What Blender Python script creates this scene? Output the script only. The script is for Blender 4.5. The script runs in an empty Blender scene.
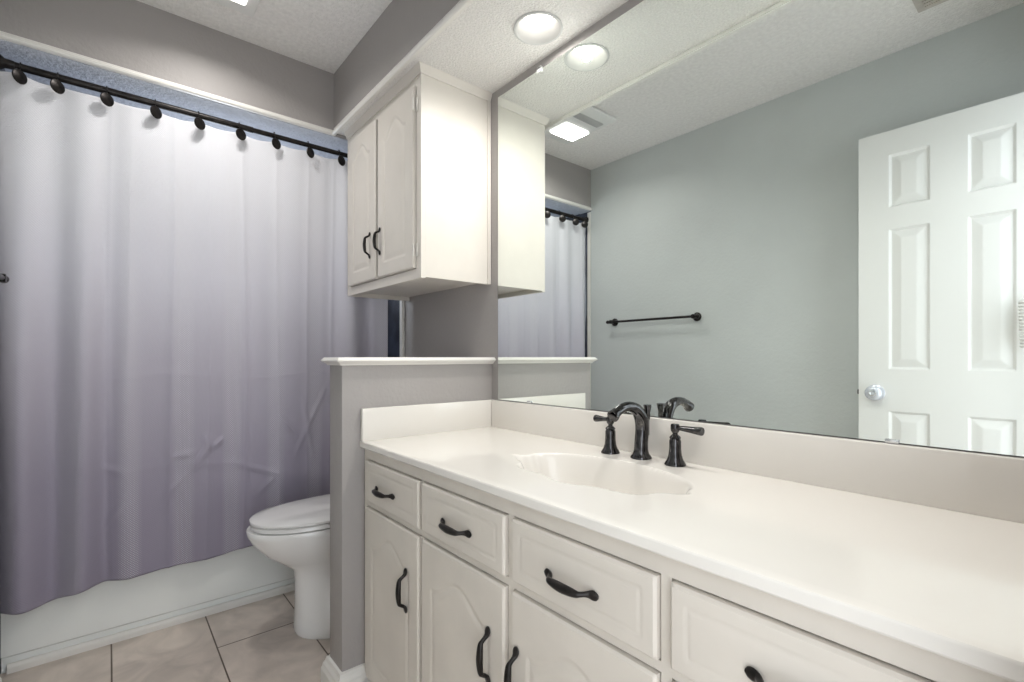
import bpy, bmesh, math, random
from mathutils import Vector, Matrix
random.seed(4)
SC = bpy.context.scene
COL = SC.collection
PI = math.pi

# ------------------------------------------------------------------ camera
cam_d = bpy.data.cameras.new('camera'); cam = bpy.data.objects.new('camera', cam_d); COL.objects.link(cam)
cam_d.sensor_width = 36.0
cam_d.lens = 483.27 / 1024 * 36.0
cam_d.shift_y = (356.78 - 341.0) / 1024
cam_d.clip_start = 0.02
CY = -1.1786
cam.location = (0.0, CY, 1.10)
cam.rotation_euler = (PI / 2, 0, math.radians(50.1346))
SC.camera = cam

# ------------------------------------------------------------------ view, world, lights
SC.view_settings.view_transform = 'Standard'
SC.view_settings.look = 'None'
SC.view_settings.gamma = 1.0
SC.view_settings.use_curve_mapping = False
SC.view_settings.exposure = 0.25
W = bpy.data.worlds.new('world'); SC.world = W; W.use_nodes = True
bg = W.node_tree.nodes['Background']
bg.inputs[0].default_value = (0.90, 0.95, 1.0, 1); bg.inputs[1].default_value = 2.7      # daylight of the hall behind the camera

CANS = [(-1.135, -0.122), (-0.36, -0.122)]
ZS = 2.152          # soffit underside
ZC = 2.427          # ceiling
def area(name, loc, size, power, color, shape='DISK', size_y=None, rot=(0, 0, 0)):
    d = bpy.data.lights.new(name, 'AREA'); d.shape = shape; d.size = size
    if size_y: d.size_y = size_y
    d.energy = power; d.color = color
    o = bpy.data.objects.new(name, d); COL.objects.link(o); o.location = loc; o.rotation_euler = rot
    return o
CAN_W, FAN_W = 18.0, 3.2
for x, y in CANS:
    d = bpy.data.lights.new('recessed_lamp', 'SPOT'); d.energy = CAN_W; d.color = (1.0, 0.975, 0.935)
    d.spot_size = math.radians(172); d.spot_blend = 1.0; d.shadow_soft_size = .012
    o = bpy.data.objects.new('recessed_lamp', d); COL.objects.link(o); o.location = (x, y, ZS - .001)
fan_l = area('fan_lamp', (-1.938, -0.886, ZC - 0.032), 0.12, FAN_W, (1.0, 0.975, 0.94), 'RECTANGLE', 0.17)
fan_l.data.spread = math.radians(150)
# added cool fill lamp behind the curtain to brighten the alcove; window only assumed
area('alcove_fill', (-3.12, -.73, 1.75), .7, 8.0, (.84, .91, 1.0), 'RECTANGLE', .35, (0, math.radians(-115), 0))

# ------------------------------------------------------------------ materials
def mat(name, color, rough=0.5, metal=0.0, bump=None, mottle=None, coat=0.0, spec=0.5):
    m = bpy.data.materials.new(name); m.use_nodes = True
    nt = m.node_tree; b = nt.nodes['Principled BSDF']
    b.inputs['Base Color'].default_value = (*color, 1); b.inputs['Roughness'].default_value = rough
    b.inputs['Metallic'].default_value = metal; b.inputs['Coat Weight'].default_value = coat
    b.inputs['Specular IOR Level'].default_value = spec
    tc = nt.nodes.new('ShaderNodeTexCoord')
    if mottle:
        sc, amt = mottle
        n = nt.nodes.new('ShaderNodeTexNoise'); n.inputs['Scale'].default_value = sc; n.inputs['Detail'].default_value = 4
        nt.links.new(tc.outputs['Object'], n.inputs['Vector'])
        r = nt.nodes.new('ShaderNodeMapRange'); r.inputs[1].default_value = .3; r.inputs[2].default_value = .7
        r.inputs[3].default_value = 1 - amt; r.inputs[4].default_value = 1 + amt
        nt.links.new(n.outputs['Fac'], r.inputs[0])
        v = nt.nodes.new('ShaderNodeVectorMath'); v.operation = 'SCALE'; v.inputs[0].default_value = color
        nt.links.new(r.outputs[0], v.inputs['Scale']); nt.links.new(v.outputs[0], b.inputs['Base Color'])
    if bump:
        sc, strength, dist = bump[:3]
        if len(bump) > 3:
            n2 = nt.nodes.new('ShaderNodeTexVoronoi'); n2.inputs['Scale'].default_value = sc; out = n2.outputs['Distance']
        else:
            n2 = nt.nodes.new('ShaderNodeTexNoise'); n2.inputs['Scale'].default_value = sc; n2.inputs['Detail'].default_value = 3; out = n2.outputs['Fac']
        nt.links.new(tc.outputs['Object'], n2.inputs['Vector'])
        bp = nt.nodes.new('ShaderNodeBump'); bp.inputs['Strength'].default_value = strength; bp.inputs['Distance'].default_value = dist
        nt.links.new(out, bp.inputs['Height']); nt.links.new(bp.outputs['Normal'], b.inputs['Normal'])
    return m
def emis(name, color, strength):
    m = bpy.data.materials.new(name); m.use_nodes = True
    b = m.node_tree.nodes['Principled BSDF']
    b.inputs['Base Color'].default_value = (*color, 1)
    b.inputs['Emission Color'].default_value = (*color, 1); b.inputs['Emission Strength'].default_value = strength
    return m

M = {}
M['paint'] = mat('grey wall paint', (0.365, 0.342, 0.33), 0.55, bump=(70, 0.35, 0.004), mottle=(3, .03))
M['popcorn'] = mat('popcorn ceiling', (0.80, 0.78, 0.755), 0.9, bump=(150, 0.45, 0.008, 'v'), mottle=(160, .09))
M['smoothceil'] = mat('ceiling paint', (0.88, 0.86, 0.84), 0.9, bump=(110, 0.8, 0.008), mottle=(60, .06))
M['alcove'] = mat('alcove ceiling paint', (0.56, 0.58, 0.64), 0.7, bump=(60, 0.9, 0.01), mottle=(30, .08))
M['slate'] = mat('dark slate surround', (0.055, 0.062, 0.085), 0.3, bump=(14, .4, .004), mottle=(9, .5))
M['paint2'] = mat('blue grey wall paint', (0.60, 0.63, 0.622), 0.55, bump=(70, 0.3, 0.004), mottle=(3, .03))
M['trim'] = mat('white trim paint', (0.80, 0.78, 0.74), 0.35, bump=(30, 0.08, 0.002))
M['cab'] = mat('cream cabinet paint', (0.74, 0.695, 0.635), 0.38, bump=(40, 0.10, 0.002), mottle=(9, .025))
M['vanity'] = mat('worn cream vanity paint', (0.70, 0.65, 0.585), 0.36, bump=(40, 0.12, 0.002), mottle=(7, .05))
M['counter'] = mat('cultured marble', (0.835, 0.80, 0.75), 0.16, mottle=(4, .012), coat=.3)
M['porcelain'] = mat('porcelain', (0.84, 0.83, 0.82), 0.08, mottle=(3, .005), coat=.4)
M['tub'] = mat('tub enamel', (0.86, 0.88, 0.86), 0.2, mottle=(4, .015))
M['bronze'] = mat('oil rubbed bronze', (0.022, 0.019, 0.018), 0.3, 0.6, mottle=(40, .5))
M['gunmetal'] = mat('dark polished bronze', (0.085, 0.083, 0.085), 0.09, 1.0, mottle=(60, .4))
M['chrome'] = mat('chrome', (0.75, 0.76, 0.78), 0.12, 1.0, mottle=(20, .03))
M['hinge'] = mat('painted hinge', (0.80, 0.77, 0.72), 0.3, 0.1, mottle=(60, .1))
M['doorwhite'] = mat('white door paint', (0.80, 0.80, 0.78), 0.35, bump=(60, 0.05, 0.001))
M['knob'] = mat('pale knob', (0.72, 0.75, 0.82), 0.18, 0.4, mottle=(20, .02))
M['dark'] = mat('dark gap', (0.03, 0.028, 0.026), 0.8, mottle=(20, .2))
M['ivory'] = mat('white plastic', (0.82, 0.82, 0.80), 0.3, mottle=(10, .01))
M['baffle'] = mat('lamp baffle', (0.45, 0.445, 0.43), 0.6, mottle=(10, .01))
M['grille'] = mat('grey grille', (0.58, 0.58, 0.57), 0.5, mottle=(10, .03))
M['caulk'] = mat('grey caulk', (0.22, 0.21, 0.20), 0.7, mottle=(30, .2))
M['rust'] = mat('rusty vent paint', (0.62, 0.58, 0.53), 0.5, mottle=(14, .25))
M['bulb'] = emis('lit bulb', (1.0, 0.97, 0.92), 3.6)
M['lens'] = emis('lit lens', (1.0, 0.98, 0.95), 2.2)
m = mat('mirror silver', (0.90, 0.945, 0.92), 0.0, 1.0); M['mirror'] = m
m = mat('mirror glass edge', (0.10, 0.13, 0.12), 0.1); M['mirroredge'] = m

def tile_mat():
    m = bpy.data.materials.new('floor tile'); m.use_nodes = True
    nt = m.node_tree; b = nt.nodes['Principled BSDF']
    g = nt.nodes.new('ShaderNodeNewGeometry')
    mp = nt.nodes.new('ShaderNodeMapping'); mp.inputs['Location'].default_value = (2.42 + 0.305, 1.170, 0)
    nt.links.new(g.outputs['Position'], mp.inputs['Vector'])
    br = nt.nodes.new('ShaderNodeTexBrick'); br.offset = 0.5; br.inputs['Scale'].default_value = 1.0
    br.inputs['Brick Width'].default_value = 0.61; br.inputs['Row Height'].default_value = 0.307
    br.inputs['Mortar Size'].default_value = 0.0028; br.inputs['Mortar Smooth'].default_value = 0.2
    br.inputs['Color1'].default_value = (.62, .54, .475, 1); br.inputs['Color2'].default_value = (.67, .59, .52, 1)
    br.inputs['Mortar'].default_value = (.12, .085, .06, 1)
    nt.links.new(mp.outputs[0], br.inputs['Vector'])
    n = nt.nodes.new('ShaderNodeTexNoise'); n.inputs['Scale'].default_value = 6; n.inputs['Detail'].default_value = 8; n.inputs['Distortion'].default_value = 1.4
    nt.links.new(g.outputs['Position'], n.inputs['Vector'])
    r = nt.nodes.new('ShaderNodeMapRange'); r.inputs[1].default_value = .3; r.inputs[2].default_value = .7; r.inputs[3].default_value = .80; r.inputs[4].default_value = 1.15
    nt.links.new(n.outputs['Fac'], r.inputs[0])
    v = nt.nodes.new('ShaderNodeVectorMath'); v.operation = 'SCALE'
    nt.links.new(br.outputs['Color'], v.inputs[0]); nt.links.new(r.outputs[0], v.inputs['Scale'])
    nt.links.new(v.outputs[0], b.inputs['Base Color']); b.inputs['Roughness'].default_value = .42
    bp = nt.nodes.new('ShaderNodeBump'); bp.inputs['Strength'].default_value = .5; bp.inputs['Distance'].default_value = .003; bp.invert = True
    nt.links.new(br.outputs['Fac'], bp.inputs['Height']); nt.links.new(bp.outputs[0], b.inputs['Normal'])
    return m
M['tile'] = tile_mat()

def curtain_mat():
    # woven ombre cloth: pale at the top hem, mauve grey at the bottom; waffle dots woven in vertical bands
    m = bpy.data.materials.new('ombre waffle cloth'); m.use_nodes = True
    nt = m.node_tree; b = nt.nodes['Principled BSDF']; L = nt.links.new
    uv = nt.nodes.new('ShaderNodeUVMap')
    sp = nt.nodes.new('ShaderNodeSeparateXYZ'); L(uv.outputs[0], sp.inputs[0])
    n = nt.nodes.new('ShaderNodeTexNoise'); n.inputs['Scale'].default_value = 2.0; L(uv.outputs[0], n.inputs['Vector'])
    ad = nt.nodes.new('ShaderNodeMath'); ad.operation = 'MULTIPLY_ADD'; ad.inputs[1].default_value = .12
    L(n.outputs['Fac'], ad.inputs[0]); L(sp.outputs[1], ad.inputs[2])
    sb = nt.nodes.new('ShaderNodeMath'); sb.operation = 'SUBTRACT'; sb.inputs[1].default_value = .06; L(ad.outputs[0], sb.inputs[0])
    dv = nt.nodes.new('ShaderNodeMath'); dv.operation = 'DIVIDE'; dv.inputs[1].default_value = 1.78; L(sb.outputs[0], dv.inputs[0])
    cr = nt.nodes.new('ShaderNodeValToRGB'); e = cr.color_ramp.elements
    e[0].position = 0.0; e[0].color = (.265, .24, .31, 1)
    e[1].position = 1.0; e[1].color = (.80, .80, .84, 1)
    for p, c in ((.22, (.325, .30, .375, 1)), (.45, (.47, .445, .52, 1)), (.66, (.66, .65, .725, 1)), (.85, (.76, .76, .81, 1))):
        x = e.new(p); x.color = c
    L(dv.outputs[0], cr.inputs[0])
    # waffle dots
    def sine(out, freq):
        mu = nt.nodes.new('ShaderNodeMath'); mu.operation = 'MULTIPLY'; mu.inputs[1].default_value = freq; L(out, mu.inputs[0])
        s = nt.nodes.new('ShaderNodeMath'); s.operation = 'SINE'; L(mu.outputs[0], s.inputs[0]); return s.outputs[0]
    sx, sz = sine(sp.outputs[0], 2 * PI / .0085), sine(sp.outputs[1], 2 * PI / .0085)
    pr = nt.nodes.new('ShaderNodeMath'); pr.operation = 'MULTIPLY'; L(sx, pr.inputs[0]); L(sz, pr.inputs[1])
    mx = nt.nodes.new('ShaderNodeMapRange'); mx.inputs[1].default_value = .25; mx.inputs[2].default_value = .6; L(pr.outputs[0], mx.inputs[0])
    band = sine(sp.outputs[0], 2 * PI / .17)
    bm_ = nt.nodes.new('ShaderNodeMapRange'); bm_.inputs[1].default_value = .1; bm_.inputs[2].default_value = .8; L(band, bm_.inputs[0])
    fac = nt.nodes.new('ShaderNodeMath'); fac.operation = 'MULTIPLY'; L(mx.outputs[0], fac.inputs[0]); L(bm_.outputs[0], fac.inputs[1])
    fa = nt.nodes.new('ShaderNodeMath'); fa.operation = 'MULTIPLY'; fa.inputs[1].default_value = .6; L(fac.outputs[0], fa.inputs[0])
    mix = nt.nodes.new('ShaderNodeMix'); mix.data_type = 'RGBA'; mix.inputs['B'].default_value = (.78, .77, .80, 1)
    L(fa.outputs[0], mix.inputs['Factor']); L(cr.outputs[0], mix.inputs['A']); L(mix.outputs['Result'], b.inputs['Base Color'])
    b.inputs['Roughness'].default_value = .62; b.inputs['Sheen Weight'].default_value = .15
    bp = nt.nodes.new('ShaderNodeBump'); bp.inputs['Strength'].default_value = .25; bp.inputs['Distance'].default_value = .001
    L(pr.outputs[0], bp.inputs['Height']); L(bp.outputs[0], b.inputs['Normal'])
    return m
M['curtain'] = curtain_mat()

# ------------------------------------------------------------------ helpers
def wloc(o):
    v = Vector((0, 0, 0))
    while o is not None: v = v + o.location; o = o.parent
    return v
def obj(name, bm, m, parent=None, smooth=40, origin=None):
    """links the bmesh (world coordinates) as ONE mesh object, its origin at the parent or at the base of its box"""
    me = bpy.data.meshes.new(name)
    if parent is not None: off = wloc(parent)
    elif origin is not None: off = Vector(origin)
    else:
        xs = [v.co.x for v in bm.verts]; ys = [v.co.y for v in bm.verts]; zs = [v.co.z for v in bm.verts]
        off = Vector(((min(xs) + max(xs)) / 2, (min(ys) + max(ys)) / 2, min(zs)))
    bmesh.ops.translate(bm, verts=bm.verts, vec=-off)
    bmesh.ops.recalc_face_normals(bm, faces=bm.faces)
    bm.to_mesh(me); bm.free()
    if smooth:
        me.shade_smooth(); me.set_sharp_from_angle(angle=math.radians(smooth))
    me.materials.append(m)
    o = bpy.data.objects.new(name, me); COL.objects.link(o)
    if parent is not None: o.parent = parent
    else: o.location = off
    return o
def tag(o, label, cat, group=None):
    o['label'] = label; o['category'] = cat
    if group: o['group'] = group
    return o
def thing(name, label, cat, loc, group=None):
    o = bpy.data.objects.new(name, None); COL.objects.link(o); o.location = loc; o.empty_display_size = .05
    return tag(o, label, cat, group)
def struct(name, bm, m, parent=None, smooth=None):
    o = obj(name, bm, m, parent, smooth)
    if parent is None: o['kind'] = 'structure'
    return o
def dup(o, loc, label):
    r = o.copy(); COL.objects.link(r); r.location = loc; r['label'] = label
    def kids(src, dst):
        for ch in list(src.children):
            c = ch.copy(); COL.objects.link(c); c.parent = dst; kids(ch, c)
    kids(o, r)
    return r
def B(): return bmesh.new()
def box(bm, x0, x1, y0, y1, z0, z1, bev=0.0, seg=2):
    r = bmesh.ops.create_cube(bm, size=1.0)
    vs = r['verts']
    for v in vs:
        v.co = Vector(((x0 + x1) / 2 + v.co.x * (x1 - x0), (y0 + y1) / 2 + v.co.y * (y1 - y0), (z0 + z1) / 2 + v.co.z * (z1 - z0)))
    if bev:
        es = list({e for v in vs for e in v.link_edges})
        bmesh.ops.bevel(bm, geom=es, offset=bev, segments=seg, affect='EDGES', profile=.5)
    return bm
def bridge(bm, rings, closed=True, cap=True):
    n = len(rings[0])
    for a, b in zip(rings, rings[1:]):
        for i in range(n if closed else n - 1):
            j = (i + 1) % n
            bm.faces.new((a[i], a[j], b[j], b[i]))
    if cap:
        bm.faces.new(rings[0]); bm.faces.new(rings[-1])
def lathe(bm, prof, origin=(0, 0, 0), axis='Z', seg=32, cap=True):
    """prof = [(r, h)]"""
    o = Vector(origin); rings = []
    for r, h in prof:
        ring = []
        for i in range(seg):
            a = 2 * PI * i / seg; p, q = max(r, 1e-4) * math.cos(a), max(r, 1e-4) * math.sin(a)
            c = {'Z': (p, q, h), 'Y': (p, h, q), 'X': (h, p, q)}[axis]
            ring.append(bm.verts.new(o + Vector(c)))
        rings.append(ring)
    bridge(bm, rings, True, cap)
    return bm
def tube(bm, pts, rad, seg=12, up=(0, 0, 1), flat=None):
    """pts with one radius each; flat = optional second radius list across 'up'"""
    pts = [Vector(p) for p in pts]; n = len(pts); rings = []
    if not hasattr(rad, '__len__'): rad = [rad] * n
    up = Vector(up)
    for i, p in enumerate(pts):
        t = (pts[min(i + 1, n - 1)] - pts[max(i - 1, 0)]).normalized()
        s = t.cross(up)
        if s.length < 1e-4: s = t.cross(Vector((1, 0.1, 0)))
        s.normalize(); u = s.cross(t).normalized()
        ru = flat[i] if flat else rad[i]
        rings.append([bm.verts.new(p + s * rad[i] * math.cos(2 * PI * k / seg) + u * ru * math.sin(2 * PI * k / seg)) for k in range(seg)])
    bridge(bm, rings)
    return bm
def spline(ctrl, n=8):
    """Catmull-Rom through tuples of any size"""
    out = []
    c = [ctrl[0]] + list(ctrl) + [ctrl[-1]]
    for i in range(1, len(c) - 2):
        for k in range(n):
            t = k / n
            out.append(tuple(0.5 * ((2 * b) + (-a + d) * t + (2 * a - 5 * b + 4 * d - e) * t * t + (-a + 3 * b - 3 * d + e) * t ** 3)
                             for a, b, d, e in zip(c[i - 1], c[i], c[i + 1], c[i + 2])))
    out.append(tuple(ctrl[-1]))
    return out
def sweep(bm, prof, p0, p1, nrm, mit0=0.0, mit1=0.0):
    """straight moulding: prof = [(out, z)] pushed out along nrm; mit shifts the ends per unit of out (mitres)"""
    p0, p1, nrm = Vector(p0), Vector(p1), Vector(nrm)
    d = (p1 - p0).normalized()
    a = [bm.verts.new(p0 + nrm * o + Vector((0, 0, z)) + d * o * mit0) for o, z in prof]
    b = [bm.verts.new(p1 + nrm * o + Vector((0, 0, z)) + d * o * mit1) for o, z in prof]
    bridge(bm, [a, b])
    return bm
def panel_slab(bm, x0, x1, z0, z1, yf, yb, hf, step=.005):
    """slab in the xz plane whose front (towards -y) is carved by hf(u, v) -> relief in metres"""
    nx, nz = max(4, int((x1 - x0) / step)), max(4, int((z1 - z0) / step))
    g = []
    for i in range(nx + 1):
        col = []
        for j in range(nz + 1):
            u, v = (x1 - x0) * i / nx, (z1 - z0) * j / nz
            col.append(bm.verts.new((x0 + u, yf - hf(u, v), z0 + v)))
        g.append(col)
    for i in range(nx):
        for j in range(nz):
            bm.faces.new((g[i][j], g[i + 1][j], g[i + 1][j + 1], g[i][j + 1]))
    rim = [g[i][0] for i in range(nx + 1)] + [g[nx][j] for j in range(1, nz + 1)] + [g[i][nz] for i in range(nx - 1, -1, -1)] + [g[0][j] for j in range(nz - 1, 0, -1)]
    back = [bm.verts.new((v.co.x, yb, v.co.z)) for v in rim]
    n = len(rim)
    for i in range(n):
        j = (i + 1) % n
        bm.faces.new((rim[i], back[i], back[j], rim[j]))
    bm.faces.new(back)
    return bm
def edge_round(u, v, w, h, r=.008):
    d = min(u, w - u, v, h - v)
    if d >= r: return 0.0
    return -r * .75 * (1 - math.sqrt(max(0, 1 - (1 - d / r) ** 2)))
def groove(d, depth, w1, w2):
    """d = distance inside the panel line; a cove then a long bevel up to the raised field"""
    if d <= 0: return 0.0
    if d < w1: return -depth * math.sin(PI / 2 * d / w1)
    if d < w1 + w2: return -depth * (1 - (d - w1) / w2)
    return 0.0

# ------------------------------------------------------------------ the room
XR = -0.02      # inner face of the doorway wall
YB = -1.466     # wall opposite the mirror
XH = -2.277     # face of the header over the tub
XT = -2.42      # foot of the tub apron
XA = -3.16      # far wall of the tub alcove
struct('floor', box(B(), XA - .1, 1.3, YB - .1, .1, -.08, 0), M['tile'])
struct('ceiling', box(B(), XA - .1, XR + .12, YB - .1, .1, ZC, ZC + .08), M['smoothceil'])
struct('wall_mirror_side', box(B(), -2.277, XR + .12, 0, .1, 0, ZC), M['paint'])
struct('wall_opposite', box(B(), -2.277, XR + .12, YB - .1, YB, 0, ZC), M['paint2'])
# the doorway wall, with the opening the camera stands in
bm = B()
box(bm, XR, XR + .12, -.655, 0, 0, ZC)
box(bm, XR, XR + .12, YB, -1.335, 0, ZC)
box(bm, XR, XR + .12, -1.335, -.655, 2.06, ZC)
struct('wall_doorway', bm, M['paint'])
# tub alcove
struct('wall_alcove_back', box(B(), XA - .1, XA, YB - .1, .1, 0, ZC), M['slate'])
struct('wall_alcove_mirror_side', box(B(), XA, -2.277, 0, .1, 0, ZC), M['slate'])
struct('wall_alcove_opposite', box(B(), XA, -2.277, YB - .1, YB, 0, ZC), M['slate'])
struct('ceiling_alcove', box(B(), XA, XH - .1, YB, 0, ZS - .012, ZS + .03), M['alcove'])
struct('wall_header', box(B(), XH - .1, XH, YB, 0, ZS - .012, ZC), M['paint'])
struct('ceiling_header', box(B(), XH - .1, XH - .008, YB, 0, ZS - .016, ZS - .0125), M['alcove'])
# soffit above the basin: painted front, popcorn underside with two holes for the lamps
YS = -0.367
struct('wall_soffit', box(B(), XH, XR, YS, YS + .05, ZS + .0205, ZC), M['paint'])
bm = B()
def loop(pts, z):
    vs = [bm.verts.new((x, y, z)) for x, y in pts]
    return [bm.edges.new((vs[i], vs[(i + 1) % len(vs)])) for i in range(len(vs))]
HR = .070
es = loop([(XH, YS), (XR, YS), (XR, 0), (XH, 0)], ZS)
for cx, cy in CANS:
    es += loop([(cx + HR * math.cos(2 * PI * k / 40), cy + HR * math.sin(2 * PI * k / 40)) for k in range(40)], ZS)
r = bmesh.ops.triangle_fill(bm, edges=es, use_beauty=True)
ex = bmesh.ops.extrude_face_region(bm, geom=[f for f in bm.faces])
bmesh.ops.translate(bm, verts=[v for v in ex['geom'] if isinstance(v, bmesh.types.BMVert)], vec=(0, 0, .02))
struct('ceiling_soffit', bm, M['popcorn'])
# mouldings along the lower edges of soffit and header
PROF = [(-.006, -.014), (.006, -.014), (.010, -.010), (.011, -.003), (.007, .001), (.0065, .005), (.003, .009), (0, .009), (0, -.0005), (-.006, -.0005)]
bm = B(); sweep(bm, PROF, (XH, YS, ZS), (XR, YS, ZS), (0, -1, 0), mit0=1.0)
struct('trim_1', bm, M['trim'])
bm = B(); sweep(bm, PROF, (XH, YB, ZS), (XH, YS, ZS), (1, 0, 0), mit1=-1.0)
struct('trim_2', bm, M['trim'])
# casings down both sides of the tub opening
struct('trim_3', box(B(), XH - .03, XH, -.016, 0, 0, ZS - .022, .003), M['trim'])
struct('trim_4', box(B(), XH - .03, XH, YB, YB + .005, 0, ZS - .022, .002), M['trim'])
# partition between basin and toilet
PX0, PX1, PY = -1.645, -1.534, -.606
struct('wall_partition', box(B(), PX0, PX1, PY, 0, 0, 1.076, .004, 2), M['paint'], smooth=40)
cap = [(-.004, 0), (.006, 0), (.008, .004), (.016, .010), (.022, .014), (.022, .017), (.014, .026), (.010, .026), (-.004, .026)]
bm = B()
zc = 1.072
rects = []
for o, z in cap[1:-1]:
    rects.append([bm.verts.new((x, y, zc + z)) for x, y in ((PX0 - o, 0), (PX0 - o, PY - o), (PX1 + o, PY - o), (PX1 + o, 0))])
bridge(bm, rects)
struct('trim_5', bm, M['trim'])
BASE = [(0, 0), (.021, 0), (.021, .050), (.017, .060), (.016, .068), (.010, .078), (.007, .090), (0, .092)]
bm = B()
rects = []
for o, z in BASE[1:]:
    o += .001
    rects.append([bm.verts.new((x, y, z)) for x, y in ((PX0 - o, 0), (PX0 - o, PY - o), (PX1 + o, PY - o), (PX1 + o, -.55))])
bridge(bm, rects)
struct('baseboard_partition', bm, M['trim'])
bm = B(); sweep(bm, BASE, (XH + .002, YB, 0), (XR, YB, 0), (0, 1, 0)); struct('baseboard_opposite', bm, M['trim'])
bm = B(); sweep(bm, BASE, (XH + .002, 0, 0), (PX0 - .018, 0, 0), (0, -1, 0)); struct('baseboard_mirror_side', bm, M['trim'])
# quarter round along the foot of the tub
bm = B(); sweep(bm, [(0, 0), (.016, 0), (.016, .020), (.010, .029), (0, .030)], (XT, YB + .017, 0), (XT, -.017, 0), (1, 0, 0))
struct('trim_6', bm, M['trim'])
# the white six-panel door standing open against the opposite wall
DX0, DX1, DZ0, DZ1, DYF = -0.637, -0.060, .012, 2.03, -1.300
DW = DX1 - DX0
PAN = []
for px0, px1 in ((.105, .232), (.343, .468)):
    for pz0, pz1 in ((.20, .876), (1.050, 1.624), (1.715, 1.93)):
        PAN.append((px0, px1, pz0 - DZ0, pz1 - DZ0))
def door_h(u, v):
    for a, b, c, d in PAN:
        if a < u < b and c < v < d:
            return groove(min(u - a, b - u, v - c, d - v), .009, .009, .030)
    return 0.0
# built facing +y (towards the mirror)
bm = panel_slab(B(), -DW, 0, DZ0, DZ1, 0, .035, lambda u, v: door_h(DW - u, v), .0045)
for v in bm.verts: v.co = Vector((DX0 - v.co.x, DYF - v.co.y, v.co.z))
door = struct('door_1', bm, M['doorwhite'], smooth=25)
kx, kz = DX0 + .059, .950
kb = obj('door_knob', lathe(B(), [(.033, 0), (.033, .004), (.028, .007), (.014, .010), (.014, .016), (.024, .020), (.0295, .027), (.030, .034), (.025, .042), (.014, .046), (.0, .046)], (kx, DYF, kz), 'Y'), M['knob'], door)
obj('lock_button', lathe(B(), [(.0125, .0445), (.0125, .0470), (.009, .0475), (.007, .0455), (.0, .0450)], (kx, DYF, kz), 'Y', 20), M['chrome'], kb)
obj('latch', box(B(), DX0 - .008, DX0 + .002, DYF - .023, DYF - .012, kz - .010, kz + .010, .002), M['bronze'], door)

# ------------------------------------------------------------------ tub, rod, hooks, curtain
t = thing('bathtub', 'white enamel bathtub behind the shower curtain with a plain apron', 'bathtub', (-2.8, -.73, 0))
Y0, Y1 = YB + .002, -.002
bm = B()
prof = [(XT, 0), (XT, .05), (XT + .012, .06), (XT + .014, .30), (XT + .018, .345), (XT + .012, .368), (XT - .01, .378), (XT - .06, .378)]
a = [bm.verts.new((x - .002, Y0, z)) for x, z in prof]; b_ = [bm.verts.new((x - .002, Y1, z)) for x, z in prof]
for i in range(len(prof) - 1): bm.faces.new((a[i], a[i + 1], b_[i + 1], b_[i]))
a2 = [bm.verts.new((v.co.x - .03, v.co.y, v.co.z if k == 0 else v.co.z - .012)) for k, v in enumerate(a)]
b2 = [bm.verts.new((v.co.x - .03, v.co.y, v.co.z if k == 0 else v.co.z - .012)) for k, v in enumerate(b_)]
for i in range(len(prof) - 1):
    bm.faces.new((a2[i], b2[i], b2[i + 1], a2[i + 1]))
    bm.faces.new((a[i], a2[i], a2[i + 1], a[i + 1])); bm.faces.new((b_[i], b_[i + 1], b2[i + 1], b2[i]))
bm.faces.new((a[0], b_[0], b2[0], a2[0])); bm.faces.new((a[-1], a2[-1], b2[-1], b_[-1]))
obj('apron', bm, M['tub'], t)
bm = B(); rings = []
bx, by = (XA + XT - .08) / 2, (Y0 + Y1) / 2
for sx_, sy_, z, e in ((.325, .722, .360, 14), (.325, .722, .378, 14), (.285, .66, .378, 5), (.275, .65, .36, 5), (.25, .60, .15, 4), (.2, .52, .09, 3), (.05, .1, .08, 2)):
    ring = []
    for k in range(48):
        an = 2 * PI * k / 48; c, s = math.cos(an), math.sin(an)
        ring.append(bm.verts.new((bx + sx_ * math.copysign(abs(c) ** (2 / e), c), by + sy_ * math.copysign(abs(s) ** (2 / e), s), z)))
    rings.append(ring)
bridge(bm, rings, True, False); bm.faces.new(rings[-1])
obj('basin', bm, M['tub'], t)

RX, RZ = -2.318, 2.078
bm = B(); tube(bm, [(RX, Y0 + .01, RZ), (RX, -.012, RZ)], .0115, 16)
rod = thing('curtain_rod', 'straight black tension rod running under the header of the tub', 'curtain rod', (RX, -.73, RZ))
bm = B(); tube(bm, [(RX, YB + .012, RZ), (RX, -.70, RZ)], .0125, 16); obj('outer_tube', bm, M['bronze'], rod)
bm = B(); tube(bm, [(RX, -.705, RZ), (RX, -.012, RZ)], .0105, 16); obj('inner_tube', bm, M['bronze'], rod)
for yy, s in ((YB, 1), (0, -1)):
    obj('end_cap', lathe(B(), [(.024, .0), (.024, .012 * s), (.016, .022 * s), (.014, .045 * s), (.0, .045 * s)], (RX, yy + .0005 * s, RZ), 'Y', 24), M['bronze'], rod)

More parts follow.
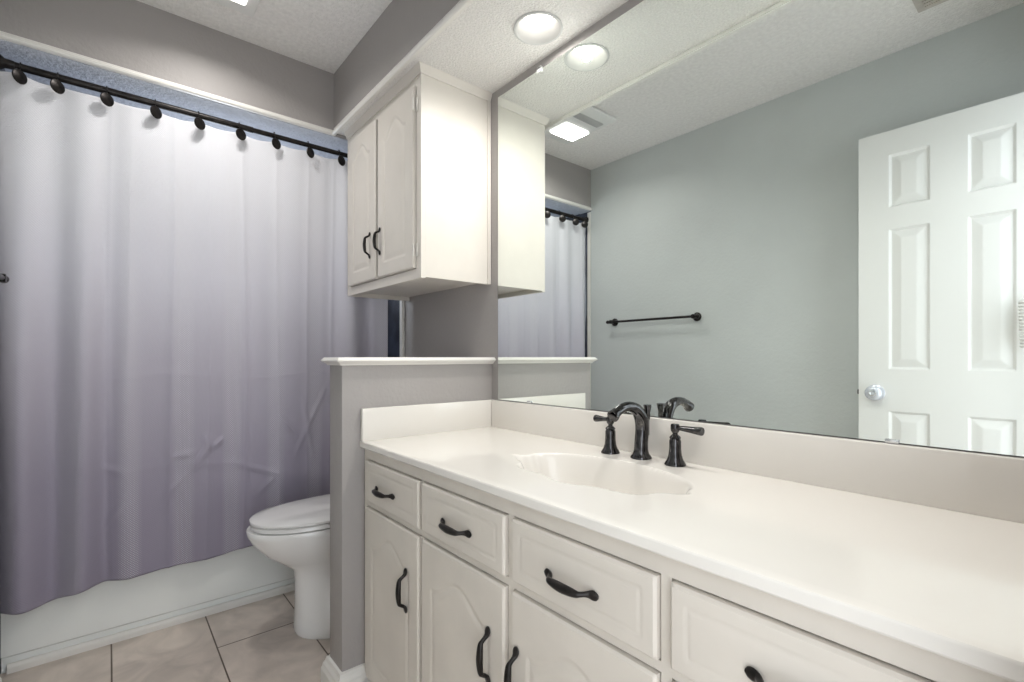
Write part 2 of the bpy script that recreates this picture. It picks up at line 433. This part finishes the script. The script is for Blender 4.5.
# curtain cloth
CZ0, CZ1 = .268, 2.050
CY0, CY1 = YB + .006, -.085
def sm(a, b, x):
    t_ = max(0, min(1, (x - a) / (b - a))); return t_ * t_ * (3 - 2 * t_)
HOOKS = [-1.406, -1.314, -1.183, -1.040, -.899, -.753, -.616, -.472, -.329, -.200, -.105]
CREASE = [(-1.17, .6), (-1.115, .4), (-.985, 1.0), (-.865, .5), (-.735, .9), (-.60, .5), (-.47, .6), (-.36, 1.0)]
def cx_(y, z):
    low = 1 - sm(.7, 2.0, z) * .68
    x = RX + .004
    wl = 1 - sm(-1.22, -1.10, y)                     # deep folds at the wall end
    x += wl * .030 * low * math.sin((y + 1.455) * 2 * PI / .155 - .8 + .25 * (2 - z))
    x += (1 - wl) * .011 * low * math.sin((y + .3) * 2 * PI / .285 + .5 * math.sin(2.1 * z) + .7)
    x += .006 * low * math.sin(y * 23 + z * 1.7) * math.sin(z * 1.3 + y * 3)
    wr = sm(-.42, -.30, y)                          # a deeper tuck at the mirror end
    x += wr * .020 * math.sin((y + .33) * 2 * PI / .20)
    for cy, s in CREASE:
        d = abs(y - cy - .008 * math.sin(z * 2.2 + cy * 9))
        if d < .03: x += s * .0065 * (1 - d / .03) ** 2 * (1 - .4 * sm(1.2, 2.0, z))
    for k in (1.02, .66):                             # horizontal packing creases
        d = abs(z - k - .012 * math.sin(y * 11))
        x += .0022 * math.exp(-(d / .011) ** 2) * sm(-1.3, -1.1, y) * (.4 + .6 * abs(math.sin(y * 6.3 + k * 5)))
    for y0, z0, y1, z1 in ((-.93, .62, -.84, .78), (-.55, .60, -.36, 1.02), (-.80, .66, -.55, .56), (-1.03, .52, -.93, .64), (-.62, .86, -.50, .72), (-.86, .72, -.80, .77), (-.88, .80, -.86, .70), (-1.22, .70, -1.12, .66), (-1.20, .45, -1.13, .56), (-.50, .95, -.44, .60), (-.70, .48, -.60, .58), (-1.0, .70, -.90, .72)):
        dx, dz = y1 - y0, z1 - z0; ln = math.hypot(dx, dz); tt = ((y - y0) * dx + (z - z0) * dz) / ln / ln
        if 0 < tt < 1:
            d = abs((y - y0) * dz - (z - z0) * dx) / ln
            x += .0065 * math.exp(-(d / .011) ** 2) * math.sin(PI * tt) ** 1.5
    x -= .022 * (1 - sm(.28, 1.1, z))                                          # the cloth hangs in towards the tub
    return x
def top_z(y):
    z = CZ1
    hs = sorted(HOOKS)
    for a_, b__ in zip(hs, hs[1:]):
        if a_ < y < b__: z -= .010 * math.sin(PI * (y - a_) / (b__ - a_))
    return z
bm = B(); ul = bm.loops.layers.uv.new('UVMap')
NY, NZ = 300, 200
g = []; uvs = {}
for i in range(NY + 1):
    y = CY0 + (CY1 - CY0) * i / NY; col = []
    zt = top_z(y); zb = CZ0 + .006 * math.sin(y * 7) - .036 * (1 - sm(-1.36, -1.22, y))
    for j in range(NZ + 1):
        z = zb + (zt - zb) * j / NZ
        v = bm.verts.new((cx_(y, z), y, z)); col.append(v); uvs[v] = (y + 1.5, z - CZ0)
    g.append(col)
for i in range(NY):
    for j in range(NZ):
        f = bm.faces.new((g[i][j], g[i + 1][j], g[i + 1][j + 1], g[i][j + 1]))
        for l in f.loops: l[ul].uv = uvs[l.vert]
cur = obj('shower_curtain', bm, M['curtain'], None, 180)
cur.modifiers.new('cloth', 'SOLIDIFY').thickness = .0012
tag(cur, 'pale to mauve grey ombre waffle shower curtain hanging across the tub', 'shower curtain')
bm = B()
hook_where = ['nearest the towel bar wall'] + ['%s from the towel bar wall' % w for w in ('second', 'third', 'fourth', 'fifth', 'sixth', 'seventh', 'eighth', 'ninth')] + ['behind the wall cabinet', 'nearest the mirror wall']
proto = None
for y, wh in zip(HOOKS, hook_where):
    lab = 'round bronze disc curtain hook on the rod, ' + wh
    if proto is None:
        proto = thing('curtain_hook', lab, 'curtain hook', (RX, y, RZ), 'curtain hooks along the shower rod')
        pts = [(RX + .0155 * math.cos(a) , y, RZ + .0155 * math.sin(a)) for a in [math.radians(d) for d in range(200, -60, -20)]]
        pts += [(RX + .022, y, RZ - .022), (RX + .036, y, RZ - .046)]
        bm = B(); tube(bm, pts, .0018, 8, up=(0, 1, 0)); obj('wire', bm, M['bronze'], proto)
        dk = obj('disc', lathe(B(), [(.004, -.003), (.0215, -.002), (.0235, .001), (.022, .004), (.012, .0062), (.0, .007)], (RX, y, RZ), 'X', 28), M['bronze'], proto)
        dk.location = (.036, 0, -.047); dk.rotation_euler.z = math.radians(46)
    else:
        h = dup(proto, (RX, y, RZ), lab)
        h.children[[c.name.startswith('disc') for c in h.children].index(True)].rotation_euler.z = math.radians(46 - 22 * (y + 1.4) + random.uniform(-7, 7))
# ------------------------------------------------------------------ toilet
TX = -2.03
TYO, TZO = -.055, .050
t = thing('toilet', 'white porcelain toilet with closed lid between partition and tub', 'toilet', (TX, -.35, 0))
def egg(bm, z, a, yf, yb, n=40, p=2.2, tilt=0.0):
    yf += TYO; z *= 1 + TZO / .43
    yc = yb + (yf - yb) * .42; ring = []
    for k in range(n):
        an = 2 * PI * k / n; c, s = math.cos(an), math.sin(an)
        X = a * math.copysign(abs(c) ** (2 / p), c)
        Y = (yc - yf) * -abs(s) ** (2 / p) if s < 0 else (yb - yc) * abs(s) ** (2 / (p + 1))
        ring.append(bm.verts.new((TX + X, yc + Y, z + tilt * (yc + Y - yb))))
    return ring
bm = B()
rings = [egg(bm, *r_) for r_ in ((.0, .160, -.552, -.12), (.010, .163, -.556, -.12), (.03, .158, -.554, -.12), (.10, .133, -.552, -.12), (.19, .102, -.552, -.12), (.232, .104, -.560, -.12),
        (.262, .122, -.605, -.12), (.30, .150, -.660, -.12), (.345, .172, -.703, -.13), (.375, .182, -.722, -.14), (.392, .184, -.726, -.15), (.397, .180, -.722, -.15))]
bridge(bm, rings); obj('bowl', bm, M['porcelain'], t, 50)
bm = B(); rings = [egg(bm, *r_) for r_ in ((.3985, .172, -.706, -.235), (.401, .176, -.711, -.23), (.412, .176, -.711, -.23), (.415, .172, -.706, -.235))]
bridge(bm, rings); obj('seat', bm, M['porcelain'], t, 50)
bm = B(); rings = [egg(bm, *r_) for r_ in ((.4175, .174, -.709, -.225), (.420, .178, -.714, -.22), (.427, .178, -.714, -.22), (.4325, .170, -.704, -.225), (.4375, .142, -.66, -.24), (.4395, .09, -.58, -.28))]
bridge(bm, rings); lid = obj('lid', bm, M['porcelain'], t, 50)
for s in (-1, 1):
    bm = B(); tube(bm, [(TX + s * .075 - .02, -.225, .472), (TX + s * .075 + .02, -.225, .472)], .011, 12)
    obj('lid_hinge', bm, M['porcelain'], lid)
bm = B(); rings = []
for z, a, d0, d1 in ((.412, .185, -.185, -.012), (.43, .20, -.195, -.012), (.60, .215, -.203, -.012), (.735, .220, -.206, -.012)):
    ring = []
    for k in range(40):
        an = 2 * PI * k / 40; c, s = math.cos(an), math.sin(an)
        ring.append(bm.verts.new((TX + a * math.copysign(abs(c) ** .35, c), (d0 + d1) / 2 + (d1 - d0) / 2 * math.copysign(abs(s) ** .35, s), z)))
    rings.append(ring)
bridge(bm, rings); tank = obj('tank', bm, M['porcelain'], t, 50)
obj('tank_lid', box(B(), TX - .228, TX + .228, -.214, -.010, .737, .775, .010, 3), M['porcelain'], t)
bm = B(); lathe(bm, [(.013, 0), (.013, -.010), (.008, -.016), (0, -.016)], (TX - .15, -.2035, .675), 'Y', 20)
tube(bm, [(TX - .15, -.216, .675), (TX - .10, -.222, .672), (TX - .075, -.222, .668)], [.006, .005, .007], 10)
obj('flush_lever', bm, M['chrome'], tank)

# ------------------------------------------------------------------ pulls
def pull(bm, c, L, along, foot=1.0, r=1.22):
    """bail pull: leaf-shaped feet and an arched grip; along 'X' or 'Z', standing out towards -y"""
    h = L / 2
    c0 = [(-h, .0020, .0025, .0016), (-h * .94, .0026, .0060, .0024), (-h * .84, .0034, .0074, .0032), (-h * .74, .005, .0058, .0036), (-h * .66, .0105, .0040, .0038),
          (-h * .575, .0185, .0040, .0040), (-h * .50, .0222, .0052, .0046), (-h * .30, .0240, .0066, .0054), (0, .0252, .0074, .0058)]
    cc = c0 + [(-s, d, a, b) for s, d, a, b in reversed(c0[:-1])]
    pts, w, f = [], [], []
    for s, d, a, b in spline(cc, 4):
        p = Vector(c) + Vector((0, -d, 0)) + (Vector((s, 0, 0)) if along == 'X' else Vector((0, 0, s)))
        pts.append(p); w.append(max(a * r, .0012)); f.append(max(b * r, .0010))
    tube(bm, pts, w, 12, up=(0, 1, 0), flat=f)
    return bm

# ------------------------------------------------------------------ vanity
VY, VF = -.531, -.543           # face frame, front of doors and drawers
CT = .825
VX0, VX1 = -1.531, XR - .004
van = thing('vanity_cabinet', 'cream painted vanity cabinet with drawers and arched doors under the counter', 'vanity cabinet', ((VX0 + VX1) / 2, -.27, 0))
bays = [(-1.503, -1.155), (-1.139, -.789), (-.766, -.423), (-.399, -.055)]
DRZ = (.638, .766); DOZ = (.080, .616)
bm = B()
GAP = .0028
st = [VX0] + [v for a_, b__ in bays for v in (a_ - GAP, b__ + GAP)] + [VX1]
for k in range(0, len(st), 2): box(bm, st[k], st[k + 1], VY, VY + .019, .055, .803)      # stiles
for k in range(1, len(st) - 1, 2):                                                       # rails between them
    for z0, z1 in ((DRZ[1] + GAP, .803), (DOZ[1] + GAP, DRZ[0] - GAP), (.055, DOZ[0] - GAP)):
        box(bm, st[k], st[k + 1], VY, VY + .019, z0, z1)
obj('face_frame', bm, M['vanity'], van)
bm = B()
box(bm, VX0, VX0 + .016, VY + .019, -.004, .0, .803); box(bm, VX1 - .016, VX1, VY + .019, -.004, 0, .803)
box(bm, VX0 + .016, VX1 - .016, VY + .019, -.004, .07, .086); box(bm, VX0 + .016, VX1 - .016, -.018, -.004, .086, .803)
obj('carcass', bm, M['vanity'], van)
obj('toe_kick', box(B(), VX0 + .016, VX1 - .016, -.455, -.440, .001, .069), M['dark'], van)
def drawer_h(w, h):
    def f(u, v):
        d = min(u, w - u, v, h - v)
        return edge_round(u, v, w, h, .006) + groove(d - .024, .0015, .003, .006)
    return f
def arch_h(w, h, l=.050, topd=.060, rise=.050, depth=.0035, wid=.024):
    def f(u, v):
        e = edge_round(u, v, w, h, .006)
        k = abs(u - w / 2) / (w / 2 - l)               # 0 centre .. 1 panel edge
        if k >= 1: return e
        # cathedral top: shoulders, then an ogee up to the middle
        kk = min(1, k / .86)
        tz = h - topd - rise + rise * (.5 + .5 * math.cos(PI * kk)) ** .85
        d = min(u - l, w - l - u, v - l, (tz - v) * .80)
        return e + groove(d, depth, .006, wid)
    return f
words = ['first', 'second', 'third', 'fourth']
for k, (a_, b__) in enumerate(bays):
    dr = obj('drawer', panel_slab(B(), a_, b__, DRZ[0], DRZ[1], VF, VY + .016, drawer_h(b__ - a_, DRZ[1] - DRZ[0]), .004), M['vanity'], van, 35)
    bm = B()
    hx = [-1.354, -.969, -.597, -.222][k]
    pull(bm, (hx, VF, .694), .130, 'X'); obj('handle', bm, M['bronze'], dr)
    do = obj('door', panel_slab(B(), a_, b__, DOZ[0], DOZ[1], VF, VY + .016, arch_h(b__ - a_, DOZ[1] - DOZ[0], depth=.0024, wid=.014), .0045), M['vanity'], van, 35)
    bm = B()
    hx = [-1.219, -.840, -.745, -.098][k]
    pull(bm, (hx, VF, .451), .124, 'Z'); obj('handle', bm, M['bronze'], do)

# countertop with the basin cast into it
ct = thing('vanity_countertop', 'glossy cream vanity countertop with a moulded shell basin and backsplash', 'countertop', ((VX0 + VX1) / 2, -.27, .804))
BCX, BCY = -.773, -.272
def basin(x, y):
    dx, dy = (x - BCX) / .236, (y - BCY) / .132
    s = math.hypot(dx, dy)
    if s > 1.7: return 0.0
    an = math.atan2(dy, dx)
    front = sm(.25, -.15, dy)
    s /= 1 + .055 * front * math.cos(an * 9 + .6)
    d = .004 * (1 - sm(.97, 1.03, s))                   # the cast rim
    d += .088 * sm(-.06, .20, .985 - s)                   # steep wall
    d += .028 * max(0, 1 - (s / .9) ** 2)               # dished floor
    return d
def axis(a, b, fa, fb, fine, coarse):
    out = [a]; x = a
    while x < b - 1e-9:
        x += fine if fa - 1e-9 <= x < fb else coarse
        out.append(min(x, b))
    return out
CX0, CX1, CYF = -1.5325, XR - .003, -.548
xs = axis(CX0, CX1, -1.05, -.50, .0034, .03)
ys = axis(CYF + .005, -.004, -.47, -.10, .0034, .02)
bm = B(); g = [[bm.verts.new((x, y, CT - basin(x, y))) for y in ys] for x in xs]
for i in range(len(xs) - 1):
    for j in range(len(ys) - 1):
        bm.faces.new((g[i][j], g[i + 1][j], g[i + 1][j + 1], g[i][j + 1]))
prev = [g[i][0] for i in range(len(xs))]
for yy, zz in ((CYF + .0022, CT - .0006), (CYF + .0006, CT - .0022), (CYF, CT - .0045), (CYF, CT - .018), (CYF + .002, CT - .021), (-.52, CT - .021)):
    cur_ = [bm.verts.new((x, yy, zz)) for x in xs]
    for i in range(len(xs) - 1): bm.faces.new((prev[i], cur_[i], cur_[i + 1], prev[i + 1]))
    prev = cur_
for i0, ss in ((0, 1), (len(xs) - 1, -1)):
    pass
obj('counter_slab', bm, M['counter'], ct, 32)
obj('backsplash', box(B(), CX0 + .020, CX1, -.022, -.002, CT - .001, .931, .003, 2), M['counter'], ct)
obj('side_splash', box(B(), CX0, CX0 + .019, CYF + .002, -.002, CT - .001, .931, .003, 2), M['counter'], ct)
zb_ = CT - basin(BCX, BCY)
dr = obj('drain', lathe(B(), [(.022, -.001), (.022, .002), (.016, .003), (.015, .001), (0, .002)], (BCX, BCY, zb_), 'Z', 24), M['gunmetal'], ct)

# ------------------------------------------------------------------ faucet
FX, FY = -.783, -.068
fa = thing('faucet', 'dark bronze widespread faucet with arched spout and two lever handles behind the basin', 'faucet', (FX, FY, CT))
bm = B()
lathe(bm, [(.0285, .0005), (.0285, .003), (.026, .007), (.0215, .013), (.019, .022)], (FX, FY, CT), 'Z', 32)
path = [(0, 0, .012, .0195), (0, .001, .045, .0180), (0, .005, .080, .0185), (0, .000, .108, .0182), (0, -.020, .132, .0165), (0, -.050, .143, .0135), (0, -.080, .1415, .0125), (0, -.104, .133, .0132), (0, -.117, .125, .0155), (0, -.122, .122, .0160)]
sp = spline(path, 6)
tube(bm, [(FX + p[0], FY + p[1], CT + p[2]) for p in sp], [p[3] for p in sp], 24, up=(1, 0, 0))
spout = obj('spout', bm, M['gunmetal'], fa, 50)
bm = B(); tube(bm, [(FX, FY - .1215, CT + .1225), (FX, FY - .1235, CT + .1200)], .0115, 16, up=(1, 0, 0)); obj('aerator', bm, M['bronze'], spout)
obj('lift_rod', lathe(B(), [(.005, .06), (.005, .100), (.0075, .108), (.0075, .122), (.0110, .139), (.0110, .143), (.0, .144)], (FX, FY + .030, CT), 'Z', 20), M['gunmetal'], spout)
for hx, hy, s, ln in ((-.881, -.076, -1, .056), (-.677, -.073, 1, .074)):
    bm = B()
    lathe(bm, [(.0265, .0005), (.0265, .003), (.025, .006), (.020, .014), (.0165, .025), (.0148, .040), (.0145, .062), (.012, .067), (.0145, .069), (.0125, .073), (.0065, .078), (.006, .082)], (hx, hy, CT), 'Z', 32)
    hd = obj('valve', bm, M['gunmetal'], fa, 50)
    bm = B()
    lathe(bm, [(.006, .080), (.0105, .087), (.0112, .092), (.0112, .101), (.0095, .104), (0, .105)], (hx, hy, CT), 'Z', 24)
    pts = [(0, .0060), (.014, .0060), (.026, .0070), (ln * .75, .0092), (ln - .003, .0108), (ln, .0095)]
    tube(bm, [(hx + s * d, hy, CT + .0955 - d * .03) for d, _ in pts], [r_ for _, r_ in pts], 16)
    obj('lever', bm, M['gunmetal'], hd, 50)

# ------------------------------------------------------------------ mirror
mr = thing('wall_mirror', 'large frameless mirror covering the wall above the backsplash', 'mirror', (-.75, 0, .933))
MX0, MX1, MZ0, MZ1 = -1.490, XR - .004, .9335, 2.117
bm = box(B(), MX0, MX1, -.006, -.001, MZ0, MZ1)
pane = obj('glass_pane', bm, M['mirroredge'], mr, None)
pane.data.materials.append(M['mirror'])
for p in pane.data.polygons:
    if p.normal.y < -.9: p.material_index = 1
for cx, cz, s in ((-1.304, MZ0, 1), (-.248, MZ0, 1), (-1.252, MZ1, -1), (-.300, MZ1, -1)):
    bm = B(); box(bm, cx - .011, cx + .011, -.0105, -.0065, cz - .0015 * (s > 0) - .010 * (s < 0), cz + .006 * (s > 0) + .010 * (s < 0), .001)
    if s < 0: box(bm, cx - .011, cx + .011, -.0105, -.0002, cz + .001, cz + .009, .001)
    obj('mirror_clip', bm, M['ivory' if s < 0 else 'chrome'], mr)

# ------------------------------------------------------------------ cabinet over the toilet
KX0, KX1, KY, KF = -2.243, -1.546, -.314, -.328
KZ0, KZ1 = 1.390, ZS - .0005
kc = thing('wall_cabinet', 'white two-door wall cabinet hung under the soffit over the toilet', 'wall cabinet', ((KX0 + KX1) / 2, -.16, KZ0))
bm = B()
box(bm, KX0, KX0 + .016, KY + .018, -.0015, KZ0 + .012, KZ1); box(bm, KX1 - .016, KX1, KY + .0182, -.0015, KZ0, KZ1)
box(bm, KX0 + .016, KX1 - .016, KY + .018, -.0015, KZ0 + .014, KZ0 + .030); box(bm, KX0 + .016, KX1 - .016, KY + .018, -.0015, KZ1 - .016, KZ1)
box(bm, KX0 + .016, KX1 - .016, -.008, -.0015, KZ0 + .030, KZ1 - .016)
obj('carcass', bm, M['cab'], kc)
bm = B()
st = [KX0, -2.203, -1.580, KX1]
for k in (0, 2): box(bm, st[k], st[k + 1], KY, KY + .018, KZ0 - .004, KZ1)
for k in (1,):
    for z0, z1 in ((KZ0 - .004, 1.422), (2.092, KZ1)): box(bm, st[k], st[k + 1], KY, KY + .018, z0, z1)
obj('face_frame', bm, M['cab'], kc)
obj('end_panel', box(B(), KX0 + .004, KX0 + .020, KY + .02, -.002, KZ0 - .006, KZ0 + .012), M['cab'], kc)
bm = B()
CR = [(.0, -.030), (.004, -.030), (.006, -.022), (.012, -.012), (.013, -.004), (.016, .0), (.0, .0)]
rects = []
for o, z in CR[:-1]:
    o += .0003
    rects.append([bm.verts.new((x, y, KZ1 + z)) for x, y in ((KX0, KY - o), (KX1 + o, KY - o), (KX1 + o, -.002), (KX1, -.002), (KX1, KY), (KX0, KY))])
bridge(bm, rects)
obj('crown_moulding', bm, M['cab'], kc)
obj('scribe_strip', box(B(), KX1 + .0003, KX1 + .006, -.018, -.002, KZ0, KZ1 - .031, .001), M['cab'], kc)
for a_, b__, hx, hs in ((-2.2, -1.907, -1.957, -1), (-1.885, -1.583, -1.858, 1)):
    d = obj('door', panel_slab(B(), a_, b__, 1.425, 2.089, KF, KY + .015, arch_h(b__ - a_, .664, .056, .056, .055, .0045, .024), .0045), M['cab'], kc, 35)
    bm = B(); pull(bm, (hx, KF, 1.571), .112, 'Z', r=1.1); obj('handle', bm, M['bronze'], d)
    if hs > 0:
        for hz in (1.49, 2.02):
            bm = B(); box(bm, b__ + .0035, b__ + .018, KY - .004, KY - .0008, hz - .025, hz + .025, .001)
            tube(bm, [(b__ + .003, KF + .002, hz - .022), (b__ + .003, KF + .002, hz + .022)], .0035, 10)
            obj('hinge', bm, M['hinge'], d)

# ------------------------------------------------------------------ lamps and vents
for k, (x, y) in enumerate(CANS):
    lab = ['round white recessed lamp in the soffit beside the wall cabinet', 'round white recessed lamp in the soffit near the doorway'][k]
    L = thing('recessed_light', lab, 'ceiling light', (x, y, ZS), 'recessed lamps in the soffit')
    obj('trim_ring', lathe(B(), [(.070, -.0005), (.0785, -.0005), (.079, -.003), (.0765, -.005), (.071, -.004)], (x, y, ZS), 'Z', 48, cap=False), M['grille'], L)
    bm = lathe(B(), [(.0715, -.0045), (.067, .002), (.064, .012), (.060, .035), (.056, .060), (.054, .080), (.0, .081)], (x, y, ZS), 'Z', 48, cap=False)
    obj('baffle', bm, M['baffle'], L)
    obj('bulb', lathe(B(), [(.0, .022), (.020, .023), (.036, .027), (.045, .034), (.047, .042), (.040, .056), (.0, .066)], (x, y, ZS), 'Z', 40, cap=False), M['bulb'], L)
fx0, fx1, fy0, fy1 = -2.075, -1.685, -1.000, -.748
fan = thing('exhaust_fan_light', 'white ceiling exhaust fan with a lit square lens over the toilet', 'ceiling fan light', (-1.9, -.88, ZC - .02))
obj('housing', box(B(), fx0, fx1, fy0, fy1, ZC - .020, ZC - .0005, .008, 3), M['ivory'], fan)
obj('lens', box(B(), -2.006, -1.870, -.982, -.790, ZC - .030, ZC - .0202, .008, 3), M['lens'], fan)
bm = B()
for k in range(6):
    xx = -1.80 + k * .0085
    box(bm, xx, xx + .004, -.965, -.755, ZC - .026, ZC - .0202)
obj('grille', bm, M['grille'], fan)
vt = thing('ceiling_vent', 'small rusty ceiling air vent seen only in the mirror near the door', 'air vent', (-.30, -1.12, ZC - .01))
obj('vent_frame', box(B(), -.425, -.170, -1.222, -1.045, ZC - .008, ZC - .0005, .003), M['rust'], vt)
bm = B()
for k in range(7):
    yy = -1.20 + k * .020
    box(bm, -.40, -.195, yy, yy + .011, ZC - .013, ZC - .0082)
obj('louvre', bm, M['rust'], vt)

# ------------------------------------------------------------------ towel bar on the opposite wall
tb = thing('towel_bar', 'thin black towel bar on the grey wall opposite the mirror', 'towel bar', (-1.766, YB, 1.333))
BY = YB + .046
bm = B(); tube(bm, [(-2.085, BY, 1.333), (-1.45, BY, 1.333)], .0075, 14); obj('bar', bm, M['bronze'], tb)
for xx, s in ((-2.063, -1), (-1.468, 1)):
    po = obj('post', lathe(B(), [(.026, .0008), (.026, .006), (.020, .011), (.010, .016), (.009, .036), (.013, .040), (.013, .054), (.0, .057)], (xx, YB, 1.333), 'Y', 28), M['bronze'], tb)
    obj('finial', lathe(B(), [(.007, .0), (.0065, s * .014), (.011, s * .020), (.0125, s * .028), (.008, s * .036), (0, s * .038)], (xx, BY, 1.333), 'X', 20), M['bronze'], po)

# ------------------------------------------------------------------ photographer's ribbed flash diffuser on its stand, in the doorway
fx, fy = -.128, -1.244
fl = thing('light_stand', 'white ribbed flash diffuser on a thin stand, seen at the mirror edge', 'light stand', (fx, fy, 0))
obj('pole', lathe(B(), [(.055, .001), (.055, .006), (.008, .012), (.006, .03), (.006, 1.13), (.0, 1.131)], (fx, fy, 0), 'Z', 20), M['bronze'], fl)
prof = []
for k in range(14):
    z = 1.131 + k * .0115
    prof += [(.026 + .0045 * k / 14, z), (.0300 + .0045 * k / 14, z + .005)]
prof = [(0, 1.1305)] + prof + [(.030, 1.293), (.022, 1.301), (0, 1.303)]
obj('diffuser', lathe(B(), prof, (fx, fy, 0), 'Z', 32), M['ivory'], fl)
